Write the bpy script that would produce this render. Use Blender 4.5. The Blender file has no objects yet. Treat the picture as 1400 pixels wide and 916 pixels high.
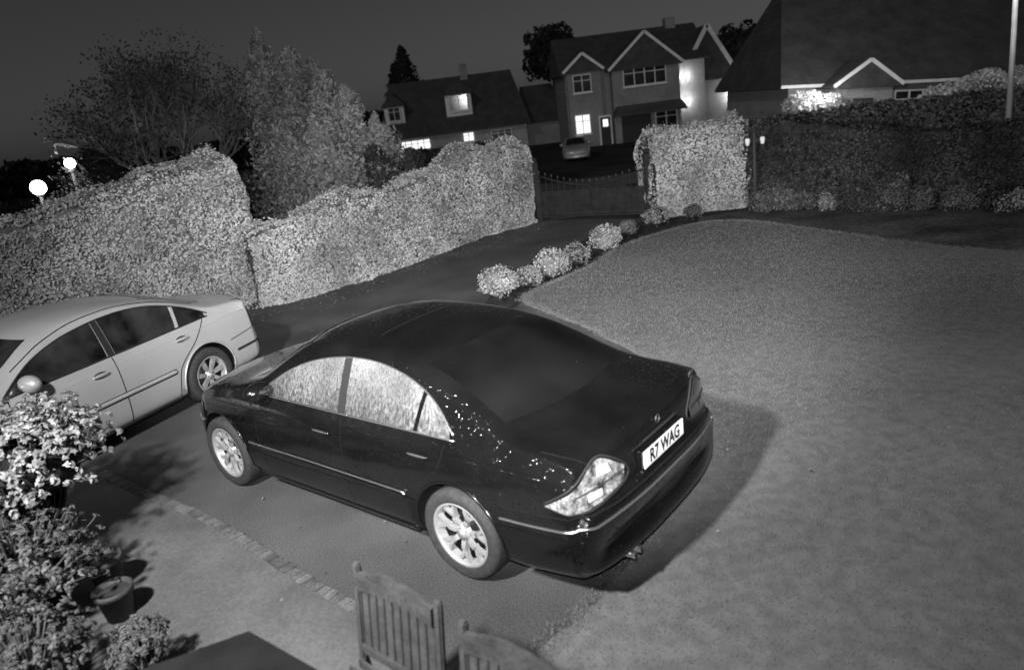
import bpy, bmesh, math, random
import numpy as np
from mathutils import Vector, Matrix, noise
from mathutils.bvhtree import BVHTree
random.seed(7); RNG=np.random.default_rng(7)
scene=bpy.context.scene
scene.view_settings.view_transform='Standard'; scene.view_settings.look='None'; scene.view_settings.exposure=0
COL=bpy.context.collection

# ------------------------------------------------------------------ materials
def mat(name,c,rough=.7,metal=0,nscale=None,namt=.3,fscale=None,famt=.2,bump=0,bscale=40,coat=0,spec=.5,island=0,emis=0,brk=None,diff=False,det=3):
    m=bpy.data.materials.new(name); m.use_nodes=True
    nt=m.node_tree; N=nt.nodes; L=nt.links; b=N["Principled BSDF"]
    if diff:
        N.remove(b);b=N.new("ShaderNodeBsdfDiffuse");L.new(b.outputs[0],N["Material Output"].inputs[0]);cin=b.inputs["Color"];det=1
    else:
        cin=b.inputs["Base Color"]
        b.inputs["Roughness"].default_value=rough; b.inputs["Metallic"].default_value=metal
        b.inputs["Specular IOR Level"].default_value=spec
        b.inputs["Coat Weight"].default_value=coat; b.inputs["Coat Roughness"].default_value=.05
    tc=N.new("ShaderNodeTexCoord")
    def mul(a,bb):
        q=N.new("ShaderNodeMath");q.operation='MULTIPLY'
        for i,s in enumerate((a,bb)):
            if isinstance(s,(int,float)): q.inputs[i].default_value=s
            else: L.new(s,q.inputs[i])
        return q.outputs[0]
    def nz(scale,amt,det=3):
        t=N.new("ShaderNodeTexNoise");t.inputs["Scale"].default_value=scale;t.inputs["Detail"].default_value=det
        L.new(tc.outputs["Object"],t.inputs["Vector"])
        r=N.new("ShaderNodeMapRange");r.inputs[1].default_value=.3;r.inputs[2].default_value=.7
        r.inputs[3].default_value=1-amt;r.inputs[4].default_value=1+amt
        L.new(t.outputs["Fac"],r.inputs[0]);return r.outputs[0]
    val=c
    if nscale: val=mul(nz(nscale,namt,det),val)
    if fscale: val=mul(nz(fscale,famt,1),val)
    if island:
        g=N.new("ShaderNodeNewGeometry");r=N.new("ShaderNodeMapRange")
        r.inputs[3].default_value=1-island;r.inputs[4].default_value=1+island
        L.new(g.outputs["Random Per Island"],r.inputs[0]);val=mul(r.outputs[0],val)
    if brk:
        t=N.new("ShaderNodeTexBrick");t.inputs["Scale"].default_value=brk[0]
        t.inputs["Color1"].default_value=(1,1,1,1);t.inputs["Color2"].default_value=(.75,.75,.75,1);t.inputs["Mortar"].default_value=(brk[1],)*3+(1,)
        t.inputs["Mortar Size"].default_value=.015
        mp=N.new("ShaderNodeMapping");mp.inputs["Rotation"].default_value=brk[2]
        L.new(tc.outputs["Object"],mp.inputs[0]);L.new(mp.outputs[0],t.inputs["Vector"])
        bw=N.new("ShaderNodeRGBToBW");L.new(t.outputs["Color"],bw.inputs[0]);val=mul(bw.outputs[0],val)
    if isinstance(val,(int,float)): cin.default_value=(val,val,val,1)
    else:
        cc=N.new("ShaderNodeCombineColor")
        for i in range(3): L.new(val,cc.inputs[i])
        L.new(cc.outputs[0],cin)
    if bump and not diff:
        t=N.new("ShaderNodeTexNoise");t.inputs["Scale"].default_value=bscale;t.inputs["Detail"].default_value=3
        L.new(tc.outputs["Object"],t.inputs["Vector"])
        bp=N.new("ShaderNodeBump");bp.inputs["Strength"].default_value=bump;bp.inputs["Distance"].default_value=.02
        L.new(t.outputs["Fac"],bp.inputs["Height"]);L.new(bp.outputs[0],b.inputs["Normal"])
    if emis:
        b.inputs["Emission Color"].default_value=(1,1,1,1);b.inputs["Emission Strength"].default_value=emis
        try: m.cycles.emission_sampling='NONE'
        except Exception: pass
    return m
def droplets(m,scale=70,strength=.6,thr=.28,dens=.45):
    nt=m.node_tree;N=nt.nodes;L=nt.links;b=N["Principled BSDF"]
    tc=N.new("ShaderNodeTexCoord");v=N.new("ShaderNodeTexVoronoi");v.inputs["Scale"].default_value=scale
    L.new(tc.outputs["Object"],v.inputs["Vector"])
    r=N.new("ShaderNodeMapRange");r.inputs[1].default_value=0;r.inputs[2].default_value=thr;r.inputs[3].default_value=1;r.inputs[4].default_value=0
    L.new(v.outputs["Distance"],r.inputs[0])
    bw=N.new("ShaderNodeSeparateColor");L.new(v.outputs["Color"],bw.inputs[0])
    g=N.new("ShaderNodeMath");g.operation='LESS_THAN';g.inputs[1].default_value=dens;L.new(bw.outputs[0],g.inputs[0])
    q=N.new("ShaderNodeMath");q.operation='MULTIPLY';L.new(r.outputs[0],q.inputs[0]);L.new(g.outputs[0],q.inputs[1])
    bp=N.new("ShaderNodeBump");bp.inputs["Strength"].default_value=strength;bp.inputs["Distance"].default_value=.004
    L.new(q.outputs[0],bp.inputs["Height"]);L.new(bp.outputs[0],b.inputs["Normal"])
    L.new(bp.outputs[0],b.inputs["Coat Normal"])
    return q.outputs[0]

M={}
M['lawn']=mat("grass_mat",.115,diff=True,nscale=.45,namt=.16,fscale=10,famt=.15)
M['blade']=mat("grass_blade_mat",.13,diff=True,nscale=.5,namt=.2,island=.18)
M['lawnshade']=mat("painted_lawn_shade_mat",.07,diff=True,nscale=1.0,namt=.4,fscale=12,famt=.3)  # darker grass tone with the hedge-side shade put into its colour
M['asphalt']=mat("asphalt_mat",.06,.75,nscale=.8,namt=.4,fscale=110,famt=.6,bump=.5,bscale=150,spec=.3)
M['road']=mat("road_mat",.05,.8,nscale=1,namt=.2)
M['patio']=mat("patio_mat",.085,.7,nscale=1.1,namt=.4,fscale=45,famt=.15,bump=.12,bscale=60,spec=.3)
M['brickedge']=mat("brick_edging_mat",.075,.75,nscale=6,namt=.5,fscale=60,famt=.3,bump=.3,bscale=70,island=.25)
M['ground']=mat("ground_mat",.05,diff=True,nscale=.4,namt=.3,fscale=9,famt=.3)
M['soil']=mat("soil_mat",.03,.95,nscale=6,namt=.5,bump=.8,bscale=30,spec=.1)
M['hedge']=mat("hedge_leaf_mat",.26,diff=True,nscale=1.2,namt=.32,island=.35)
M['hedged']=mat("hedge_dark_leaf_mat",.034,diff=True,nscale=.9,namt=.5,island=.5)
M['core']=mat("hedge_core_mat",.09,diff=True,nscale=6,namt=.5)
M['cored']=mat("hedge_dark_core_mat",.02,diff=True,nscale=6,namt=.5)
M['leafb']=mat("shrub_leaf_mat",.21,.5,nscale=4,namt=.3,island=.5,spec=.35,det=1)
M['leafm']=mat("shrub_mid_leaf_mat",.085,diff=True,nscale=3,namt=.3,island=.5)
M['leafp']=mat("border_leaf_mat",.15,diff=True,nscale=3,namt=.3,island=.5)
M['leafw']=mat("flower_shrub_mat",.45,diff=True,nscale=1,namt=.3,island=.3)
M['leafd']=mat("tree_leaf_mat",.085,diff=True,nscale=.5,namt=.4,island=.5)
M['leafdd']=mat("distant_leaf_mat",.03,diff=True,nscale=.3,namt=.4,island=.5)
M['bark']=mat("bark_mat",.06,.9,nscale=8,namt=.4,spec=.1)
M['twig']=mat("twig_mat",.07,diff=True,nscale=3,namt=.4)
M['dry']=mat("fallen_leaf_mat",.13,diff=True,nscale=3,namt=.4,island=.6)
M['wood']=mat("chair_wood_mat",.055,.6,nscale=9,namt=.35,fscale=60,famt=.2,bump=.2,bscale=60,spec=.3)
M['table']=mat("table_mat",.012,.5,nscale=5,namt=.3,bump=.15,bscale=50,spec=.3)
M['pot']=mat("pot_mat",.03,.7,nscale=9,namt=.4,bump=.2)
M['tyre']=mat("tyre_mat",.02,.85,nscale=30,namt=.3,spec=.3)
M['well']=mat("wheel_well_mat",.006,.95,spec=.05)
M['alloy']=mat("alloy_mat",.36,.38,.6,nscale=12,namt=.15)
M['disc']=mat("brake_disc_mat",.06,.5,.8)
M['chrome']=mat("chrome_mat",.7,.2,.95)
M['rubber']=mat("rubber_mat",.012,.7,spec=.2)
M['black']=mat("black_paint_mat",.003,.2,.0,coat=.7,spec=.3,nscale=3,namt=.3); droplets(M['black'],42,.9,.34,.55)
M['silver']=mat("silver_paint_mat",.37,.35,.4,coat=.6,nscale=1.5,namt=.06,fscale=900,famt=.06)
M['glass']=mat("car_glass_mat",.014,.06,coat=1,nscale=3.5,namt=1.0)
M['glassr']=mat("rear_glass_mat",.004,.06,coat=.45,spec=.4,nscale=.9,namt=.8)
droplets(M['glassr'],60,.5,.28,.3)
def wetglass():
    m=mat("wet_glass_mat",.105,.4,coat=.5,nscale=2.2,namt=.45,fscale=160,famt=.5)
    nt=m.node_tree;N=nt.nodes;L=nt.links;b=N["Principled BSDF"]
    src=b.inputs["Base Color"].links[0].from_socket
    d=droplets(m,70,.8,.45,.85)
    mx=N.new("ShaderNodeMix");mx.data_type='RGBA';L.new(d,mx.inputs[0]);L.new(src,mx.inputs[6]);mx.inputs[7].default_value=(.012,.012,.012,1)
    tc=N.new("ShaderNodeTexCoord");mp=N.new("ShaderNodeMapping");mp.inputs["Scale"].default_value=(60,60,9)
    t=N.new("ShaderNodeTexNoise");t.inputs["Scale"].default_value=1;t.inputs["Detail"].default_value=3
    L.new(tc.outputs["Object"],mp.inputs[0]);L.new(mp.outputs[0],t.inputs["Vector"])
    sp=N.new("ShaderNodeSeparateXYZ");L.new(tc.outputs["Object"],sp.inputs[0])
    hz=N.new("ShaderNodeMapRange");hz.inputs[1].default_value=1.3;hz.inputs[2].default_value=.96;hz.inputs[3].default_value=-.08;hz.inputs[4].default_value=.17;L.new(sp.outputs[2],hz.inputs[0])
    ad=N.new("ShaderNodeMath");L.new(t.outputs["Fac"],ad.inputs[0]);L.new(hz.outputs[0],ad.inputs[1])
    r=N.new("ShaderNodeMapRange");r.inputs[1].default_value=.46;r.inputs[2].default_value=.76;L.new(ad.outputs[0],r.inputs[0])
    m2=N.new("ShaderNodeMix");m2.data_type='RGBA';L.new(r.outputs[0],m2.inputs[0]);L.new(mx.outputs[2],m2.inputs[6]);m2.inputs[7].default_value=(.022,.022,.022,1)
    L.new(m2.outputs[2],b.inputs["Base Color"]);return m
M['wet']=wetglass()
M['lamp']=mat("tail_lens_mat",.12,.2,coat=1,nscale=14,namt=.9,fscale=60,famt=.5)
M['lampd']=mat("tail_lens_dark_mat",.03,.15,coat=1)
M['lampreturn']=mat("painted_lamp_return_mat",.6,.4,nscale=90,namt=.5)
M['plate']=mat("plate_mat",.5,.6,spec=.2)
M['ink']=mat("plate_ink_mat",.006,.9,spec=.05)
M['brick']=mat("brick_wall_mat",.26,.85,nscale=.8,namt=.15,brk=(3.2,.6,(math.pi/2,0,0)))
M['roof']=mat("roof_tile_mat",.06,.85,nscale=1.2,namt=.3,brk=(2.2,.5,(math.pi/2,0,0)))
M['white']=mat("white_paint_mat",.65,.6,nscale=2,namt=.1)
M['render']=mat("render_wall_mat",.32,.8,nscale=1.5,namt=.12)
M['hglass']=mat("house_glass_mat",.03,.1,nscale=1.5,namt=.6)
M['lit']=mat("lit_window_mat",.6,.6,emis=1.1,nscale=2,namt=.4)
M['bulb']=mat("bulb_mat",.8,.5,emis=14)
M['iron']=mat("gate_paint_mat",.016,.8,nscale=6,namt=.3,spec=.1)
M['pole']=mat("galvanised_mat",.55,.5,.2,nscale=3,namt=.1)
M['brown']=mat("post_mat",.04,.8,spec=.2)

# ------------------------------------------------------------------ helpers
def mesh_obj(name,verts,faces,m=None,parent=None,smooth=False,loc=None):
    me=bpy.data.meshes.new(name); me.from_pydata([tuple(v) for v in verts],[],[tuple(f) for f in faces]); me.update()
    if m is not None: me.materials.append(m)
    if smooth: me.polygons.foreach_set("use_smooth",[True]*len(me.polygons))
    o=bpy.data.objects.new(name,me); COL.objects.link(o)
    if parent: o.parent=parent
    if loc: o.location=loc
    return o
def empty(name,loc=(0,0,0),rotz=0):
    e=bpy.data.objects.new(name,None); e.empty_display_size=.3; e.location=loc; e.rotation_euler=(0,0,rotz); COL.objects.link(e); return e
def fixn(o):
    bm=bmesh.new();bm.from_mesh(o.data);bmesh.ops.recalc_face_normals(bm,faces=bm.faces);bm.to_mesh(o.data);bm.free();return o
def box(name,x0,x1,y0,y1,z0,z1,m,parent=None,bev=0):
    bm=bmesh.new();bmesh.ops.create_cube(bm,size=1)
    for v in bm.verts: v.co=Vector(((x0+x1)/2+v.co.x*(x1-x0),(y0+y1)/2+v.co.y*(y1-y0),(z0+z1)/2+v.co.z*(z1-z0)))
    if bev: bmesh.ops.bevel(bm,geom=bm.edges[:],offset=bev,segments=2,affect='EDGES')
    me=bpy.data.meshes.new(name);bm.to_mesh(me);bm.free();me.materials.append(m)
    o=bpy.data.objects.new(name,me);COL.objects.link(o)
    if parent:o.parent=parent
    return o
def beam(name,a,b,w,h,m,parent=None,bev=.004):
    a=Vector(a);b=Vector(b);d=b-a;o=box(name,-w/2,w/2,-h/2,h/2,0,d.length,m,parent,bev)
    q=d.to_track_quat('Z','Y').to_matrix().to_4x4(); o.data.transform(Matrix.Translation(a)@q); return o
def tube(name,pts,r,m,parent=None,seg=6,closed=False):
    P=[Vector(p) for p in pts];n=len(P);V=[];F=[]
    rr=r if isinstance(r,(list,tuple)) else [r]*n
    for i,p in enumerate(P):
        if closed: t=P[(i+1)%n]-P[i-1]
        else: t=(P[min(i+1,n-1)]-P[max(i-1,0)])
        t.normalize() if t.length>0 else None
        up=Vector((0,0,1)) if abs(t.z)<.95 else Vector((1,0,0))
        a=t.cross(up).normalized();b=t.cross(a)
        for k in range(seg):
            th=2*math.pi*k/seg;V.append(p+(a*math.cos(th)+b*math.sin(th))*rr[i])
    R=n if closed else n-1
    for i in range(R):
        j=(i+1)%n
        for k in range(seg):F.append((i*seg+k,i*seg+(k+1)%seg,j*seg+(k+1)%seg,j*seg+k))
    if not closed:
        F.append(tuple(range(seg)));F.append(tuple((n-1)*seg+k for k in range(seg)))
    return fixn(mesh_obj(name,V,F,m,parent,True))
def lathe(name,prof,m,parent=None,n=40,axis='y',center=(0,0,0)):
    V=[];F=[];k=len(prof)
    for i in range(n):
        th=2*math.pi*i/n
        for r,h in prof:
            if axis=='y':V.append((center[0]+r*math.cos(th),center[1]+h,center[2]+r*math.sin(th)))
            else:V.append((center[0]+r*math.cos(th),center[1]+r*math.sin(th),center[2]+h))
    for i in range(n):
        j=(i+1)%n
        for a in range(k-1):F.append((i*k+a,i*k+a+1,j*k+a+1,j*k+a))
    return fixn(mesh_obj(name,V,F,m,parent,True))
def ellips(name,c,s,m,parent=None,sub=3):
    bm=bmesh.new();bmesh.ops.create_icosphere(bm,subdivisions=sub,radius=1)
    for v in bm.verts:v.co=Vector((c[0]+v.co.x*s[0],c[1]+v.co.y*s[1],c[2]+v.co.z*s[2]))
    for f in bm.faces:f.smooth=True
    me=bpy.data.meshes.new(name);bm.to_mesh(me);bm.free();me.materials.append(m)
    o=bpy.data.objects.new(name,me);COL.objects.link(o)
    if parent:o.parent=parent
    return o
def catmull(pts,n):
    P=np.array(pts,float);K=len(P);u=np.linspace(0,K-1,n);out=[]
    for t in u:
        i=min(int(t),K-2);f=t-i
        p0=P[max(i-1,0)];p1=P[i];p2=P[i+1];p3=P[min(i+2,K-1)]
        out.append(.5*((2*p1)+(-p0+p2)*f+(2*p0-5*p1+4*p2-p3)*f*f+(-p0+3*p1-3*p2+p3)*f**3))
    return np.array(out)
def leaves(name,P,Nn,size,m,parent=None,jit=.7,aspect=.6):
    n=len(P);Nn=Nn+RNG.normal(0,jit,(n,3));Nn/=np.linalg.norm(Nn,axis=1)[:,None]+1e-9
    T=np.cross(Nn,RNG.normal(0,1,(n,3)));T/=np.linalg.norm(T,axis=1)[:,None]+1e-9;B=np.cross(Nn,T)
    s=(size*RNG.uniform(.6,1.35,n))[:,None]
    V=np.empty((n,4,3));V[:,0]=P-T*s;V[:,1]=P-B*s*aspect+Nn*s*.15;V[:,2]=P+T*s;V[:,3]=P+B*s*aspect+Nn*s*.15
    me=bpy.data.meshes.new(name);me.vertices.add(4*n);me.vertices.foreach_set("co",V.reshape(-1))
    me.loops.add(4*n);me.loops.foreach_set("vertex_index",np.arange(4*n,dtype=np.int32))
    me.polygons.add(n);me.polygons.foreach_set("loop_start",np.arange(0,4*n,4,dtype=np.int32))
    try: me.polygons.foreach_set("loop_total",np.full(n,4,dtype=np.int32))
    except Exception: pass
    me.update(calc_edges=True);me.validate();me.materials.append(m)
    o=bpy.data.objects.new(name,me);COL.objects.link(o)
    if parent:o.parent=parent
    return o
def nz3(P,sc,seed=0):
    return np.array([noise.noise(Vector((p[0]*sc+seed,p[1]*sc,p[2]*sc))) for p in P])
def gz(x,y):
    t=min(max((y-19)/26,0),1);t=t*t*(3-2*t);return -1.2*t

# ------------------------------------------------------------------ camera
H=2.89;p=.307;r=-.127
cam=bpy.data.cameras.new("camera");cam.sensor_width=36;cam.lens=994/1400*36;cam.clip_end=2000;cam.clip_start=.05
cam.dof.use_dof=True;cam.dof.focus_distance=8;cam.dof.aperture_fstop=1.2
co=bpy.data.objects.new("camera",cam);COL.objects.link(co);scene.camera=co
F=Vector((0,math.cos(p),-math.sin(p)));R0=Vector((1,0,0));U0=Vector((0,math.sin(p),math.cos(p)))
Rr=R0*math.cos(r)+U0*math.sin(r)
Uu=-R0*math.sin(r)+U0*math.cos(r)
mm=Matrix((Rr,Uu,-F)).transposed().to_4x4();mm.translation=Vector((0,0,H));co.matrix_world=mm

# ------------------------------------------------------------------ world and lights
w=bpy.data.worlds.new("World");scene.world=w;w.use_nodes=True
N=w.node_tree.nodes;L=w.node_tree.links;bg=N["Background"]
sky=N.new("ShaderNodeTexSky");sky.sky_type='NISHITA';sky.sun_disc=False
sky.sun_elevation=math.radians(31);sky.sun_rotation=math.radians(216)
bw=N.new("ShaderNodeRGBToBW");L.new(sky.outputs[0],bw.inputs[0]);L.new(bw.outputs[0],bg.inputs[0]);bg.inputs[1].default_value=.009
try: w.cycles.sampling_method='NONE'
except Exception: pass
sun=bpy.data.lights.new("moon","SUN");sun.energy=.20;sun.angle=math.radians(1)
so=bpy.data.objects.new("moon",sun);COL.objects.link(so)
sd=Vector((.59*.857,.81*.857,-.515));so.rotation_euler=sd.to_track_quat('-Z','Y').to_euler()
def spot(name,loc,tgt,pw,size,blend=1,rad=.06,parent=None):
    l=bpy.data.lights.new(name,"SPOT");l.energy=pw;l.spot_size=math.radians(size);l.spot_blend=blend;l.shadow_soft_size=rad
    o=bpy.data.objects.new(name,l);COL.objects.link(o);o.location=loc
    o.rotation_euler=(Vector(tgt)-Vector(loc)).to_track_quat('-Z','Y').to_euler()
    if parent:o.parent=parent
    return o
fl=empty("security_floodlight",(0,0,0))
FL=(-2.8,.5,4.8)
box("housing",-2.95,-2.65,.20,.34,4.7,4.9,M['iron'],fl,.01)
beam("bracket",(-2.8,.28,4.8),(-2.8,-.3,4.8),.05,.05,M['iron'],fl)
spot("flood_beam",FL,(1.2,11.5,0),5600,122,1,.20,fl)
ir=empty("infrared_illuminator",(0,0,0))
lathe("ring",[(.03,0),(.07,0),(.07,.05),(.03,.05)],M['iron'],ir,24,'y',(.0,-.1,3.06))
spot("infrared_beam",(.0,.02,3.06),(.3,18,1.2),11500,70,1,.05,ir)
def point(name,loc,pw,rad=.1,parent=None):
    l=bpy.data.lights.new(name,"POINT");l.energy=pw;l.shadow_soft_size=rad
    o=bpy.data.objects.new(name,l);COL.objects.link(o);o.location=loc
    if parent:o.parent=parent

# ------------------------------------------------------------------ ground
xs=np.concatenate([np.linspace(-600,-60,10),np.linspace(-50,60,56),np.linspace(70,600,10)])
ys=np.concatenate([np.linspace(-60,15,10),np.linspace(18,48,31),np.linspace(55,1200,12)])
V=[(x,y,gz(x,y)-.004) for y in ys for x in xs];n=len(xs)
mesh_obj("ground",V,[(j*n+i,j*n+i+1,(j+1)*n+i+1,(j+1)*n+i) for j in range(len(ys)-1) for i in range(n-1)],M['ground'])
def sheet(name,poly,z,m,thick=0):
    bm=bmesh.new();vs=[bm.verts.new((x,y,z)) for x,y in poly];f=bm.faces.new(vs)
    bm.normal_update()
    if f.normal.z<0: bmesh.ops.reverse_faces(bm,faces=[f])
    if thick:
        r_=bmesh.ops.extrude_edge_only(bm,edges=bm.edges[:])
        for v in [g for g in r_['geom'] if isinstance(g,bmesh.types.BMVert)]:v.co.z-=thick
    bmesh.ops.triangulate(bm,faces=[f])
    me=bpy.data.meshes.new(name);bm.to_mesh(me);bm.free();me.materials.append(m)
    o=bpy.data.objects.new(name,me);COL.objects.link(o);return o
drive=[(-9,-2),(4,-2),(4,13),(3.6,16.2),(3.4,16.6),(1.1,18.2),(-4.6,13.0),(-14,6),(-14,-2)]
sheet("driveway",drive,.0,M['asphalt'])
xx=np.linspace(-60,60,40);yy=np.linspace(24,31,8)
V=[(x,y,gz(x,y)+.02) for y in yy for x in xx];n=40
mesh_obj("road",V,[(j*n+i,j*n+i+1,(j+1)*n+i+1,(j+1)*n+i) for j in range(7) for i in range(n-1)],M['road'])
xx=np.array([1.3,3.6]);yy=np.linspace(18,24.2,8)
V=[(x+(y-18)*.12,y,gz(x,y)+.008) for y in yy for x in xx]
mesh_obj("driveway_apron",V,[(j*2,j*2+1,j*2+3,j*2+2) for j in range(7)],M['road'])
sheet("patio",[(-14,-2),(-14,11.5),(-5.4,7.6),(-3.30,5.72),(-2.68,5.24),(-2.06,4.68),(-1.57,4.19),(-1.17,3.83),(-.6,3.2),(.1,2.3),(.5,1.2),(.5,-2)],.012,M['patio'])
ep=catmull([(-4.9,7.15),(-3.9,6.25),(-3.25,5.72),(-2.68,5.28),(-2.06,4.7),(-1.57,4.21),(-1.17,3.85),(-.6,3.22),(.0,2.5),(.5,1.2)],80)
V=[];Fc=[]
seglen=np.concatenate([[0],np.cumsum(np.linalg.norm(np.diff(ep,axis=0),axis=1))])
s=0
while s<seglen[-1]-.2:
    def at_(s): return Vector((np.interp(s,seglen,ep[:,0]),np.interp(s,seglen,ep[:,1]),0))
    a=at_(s+.003);b=at_(s+.071);t=(b-a).normalized();nn=Vector((-t.y,t.x,0))
    j=random.uniform(-.004,.004);z=.020+random.uniform(-.003,.003);hw=.045
    i=len(V)
    for q in (a-nn*(hw+j),b-nn*(hw+j),b+nn*(hw+j),a+nn*(hw+j)):V+= [(q.x,q.y,z-.03),(q.x,q.y,z)]
    Fc+=[(i+1,i+3,i+5,i+7)]+[(i+2*k,i+(2*k+2)%8,i+(2*k+3)%8,i+2*k+1) for k in range(4)]
    s+=.074
fixn(mesh_obj("brick_edging",V,Fc,M['brickedge']))
lawn=catmull([(-.55,2.2),(-.35,2.85),(-.05,3.3),(.25,3.6),(.6,4.0),(1.1,4.75),(1.5,5.6),(1.55,6.8),(1.2,8.4),(.6,9.8),(.25,10.7),(.55,11.35),(.95,11.8),(1.45,12.4),(2.35,13.8),(3.3,14.6),(4.3,15.1),(5.1,14.6),(5.7,13.2),(6.3,11.6),(7.2,10),(9,7.6),(13,4)],160)
lawn=[(x+.04*noise.noise(Vector((x*6,y*6,0)))+.05*noise.noise(Vector((x*2,y*2,3))),y+.04*noise.noise(Vector((x*6,y*6,5)))) for x,y in lawn]
LP=lawn+[(16,-2),(-.55,-2)]
lo=sheet("lawn",LP,.03,M['lawn'],.034)
def inpoly(X,Y,P):
    P=np.array(P);ins=np.zeros(len(X),bool);j=len(P)-1
    for i in range(len(P)):
        c=((P[i,1]>Y)!=(P[j,1]>Y))&(X<(P[j,0]-P[i,0])*(Y-P[i,1])/(P[j,1]-P[i,1]+1e-12)+P[i,0]);ins^=c;j=i
    return ins
nb=420000
Y=2.0+13.5*RNG.random(nb)**1.5;X=-.6+11.5*RNG.random(nb)
k_=RNG.random(14000)*159
X[:14000]=np.interp(k_,np.arange(160),[q[0] for q in lawn])+RNG.normal(0,.05,14000);Y[:14000]=np.interp(k_,np.arange(160),[q[1] for q in lawn])+RNG.normal(0,.05,14000)
k=inpoly(X,Y,LP)&(X<Y*.82+1.5);k[:14000]=True;X=X[k];Y=Y[k];nb=len(X)
hgt=RNG.uniform(.005,.016,nb)*(1+Y*.03);ang=RNG.uniform(0,6.283,nb);wd=.0022*(1+Y*.06)
V=np.empty((nb,3,3));lx=RNG.normal(0,.7,nb)*hgt;ly=RNG.normal(0,.7,nb)*hgt
hgt[:9000]*=1.3
V[:,0]=np.stack([X-np.cos(ang)*wd,Y-np.sin(ang)*wd,np.full(nb,.028)],1);V[:,1]=np.stack([X+np.cos(ang)*wd,Y+np.sin(ang)*wd,np.full(nb,.028)],1)
V[:,2]=np.stack([X+lx,Y+ly,.03+hgt],1)
me=bpy.data.meshes.new("grass_blades");me.vertices.add(3*nb);me.vertices.foreach_set("co",V.reshape(-1))
me.loops.add(3*nb);me.loops.foreach_set("vertex_index",np.arange(3*nb,dtype=np.int32));me.polygons.add(nb)
me.polygons.foreach_set("loop_start",np.arange(0,3*nb,3,dtype=np.int32));me.update(calc_edges=True);me.validate();me.materials.append(M['blade'])
go=bpy.data.objects.new("grass_blades",me);COL.objects.link(go);go.parent=lo
sheet("flower_bed",[(-.45,10.5),(.0,10.2),(.55,11.3),(1.0,11.75),(1.5,12.35),(2.4,13.75),(3.35,14.55),(4.6,15.25),(6.1,15.2),(7.3,13.5),(9,11.7),(11,9.9),(12,10.8),(9.2,13.5),(6.2,16.6),(3.4,16.3),(1.95,15.2),(1.0,14.0),(.1,12.7)],.012,M['soil'])
sheet("painted_lawn_shade",[(4.0,14.6),(5.0,13),(6,10.5),(8,7.5),(13,3.5),(16,3.5),(16,9),(9,13.2),(6.2,16.0),(4.4,15.8)],.018,M['lawnshade'])  # dark sheet that paints the shade band on the grass beside the hedge
n=2600;t_=RNG.random(n);hx=np.interp(t_,[0,.35,.7,1],[-6.0,-3.2,-.6,1.2]);hy=np.interp(t_,[0,.35,.7,1],[11.2,12.8,16.2,17.9])
off=np.abs(RNG.normal(0,.55,n));X=hx+off*.68;Y=hy-off*.73
X[:500]=RNG.uniform(-3.5,8,500);Y[:500]=RNG.uniform(4,15,500)
Pp=np.stack([X,Y,np.where(inpoly(X,Y,LP),.045,.014)],1)
leaves("fallen_leaves",Pp,np.tile([0,0,1.],(n,1)),.015,M['dry'],None,.25)

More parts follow.
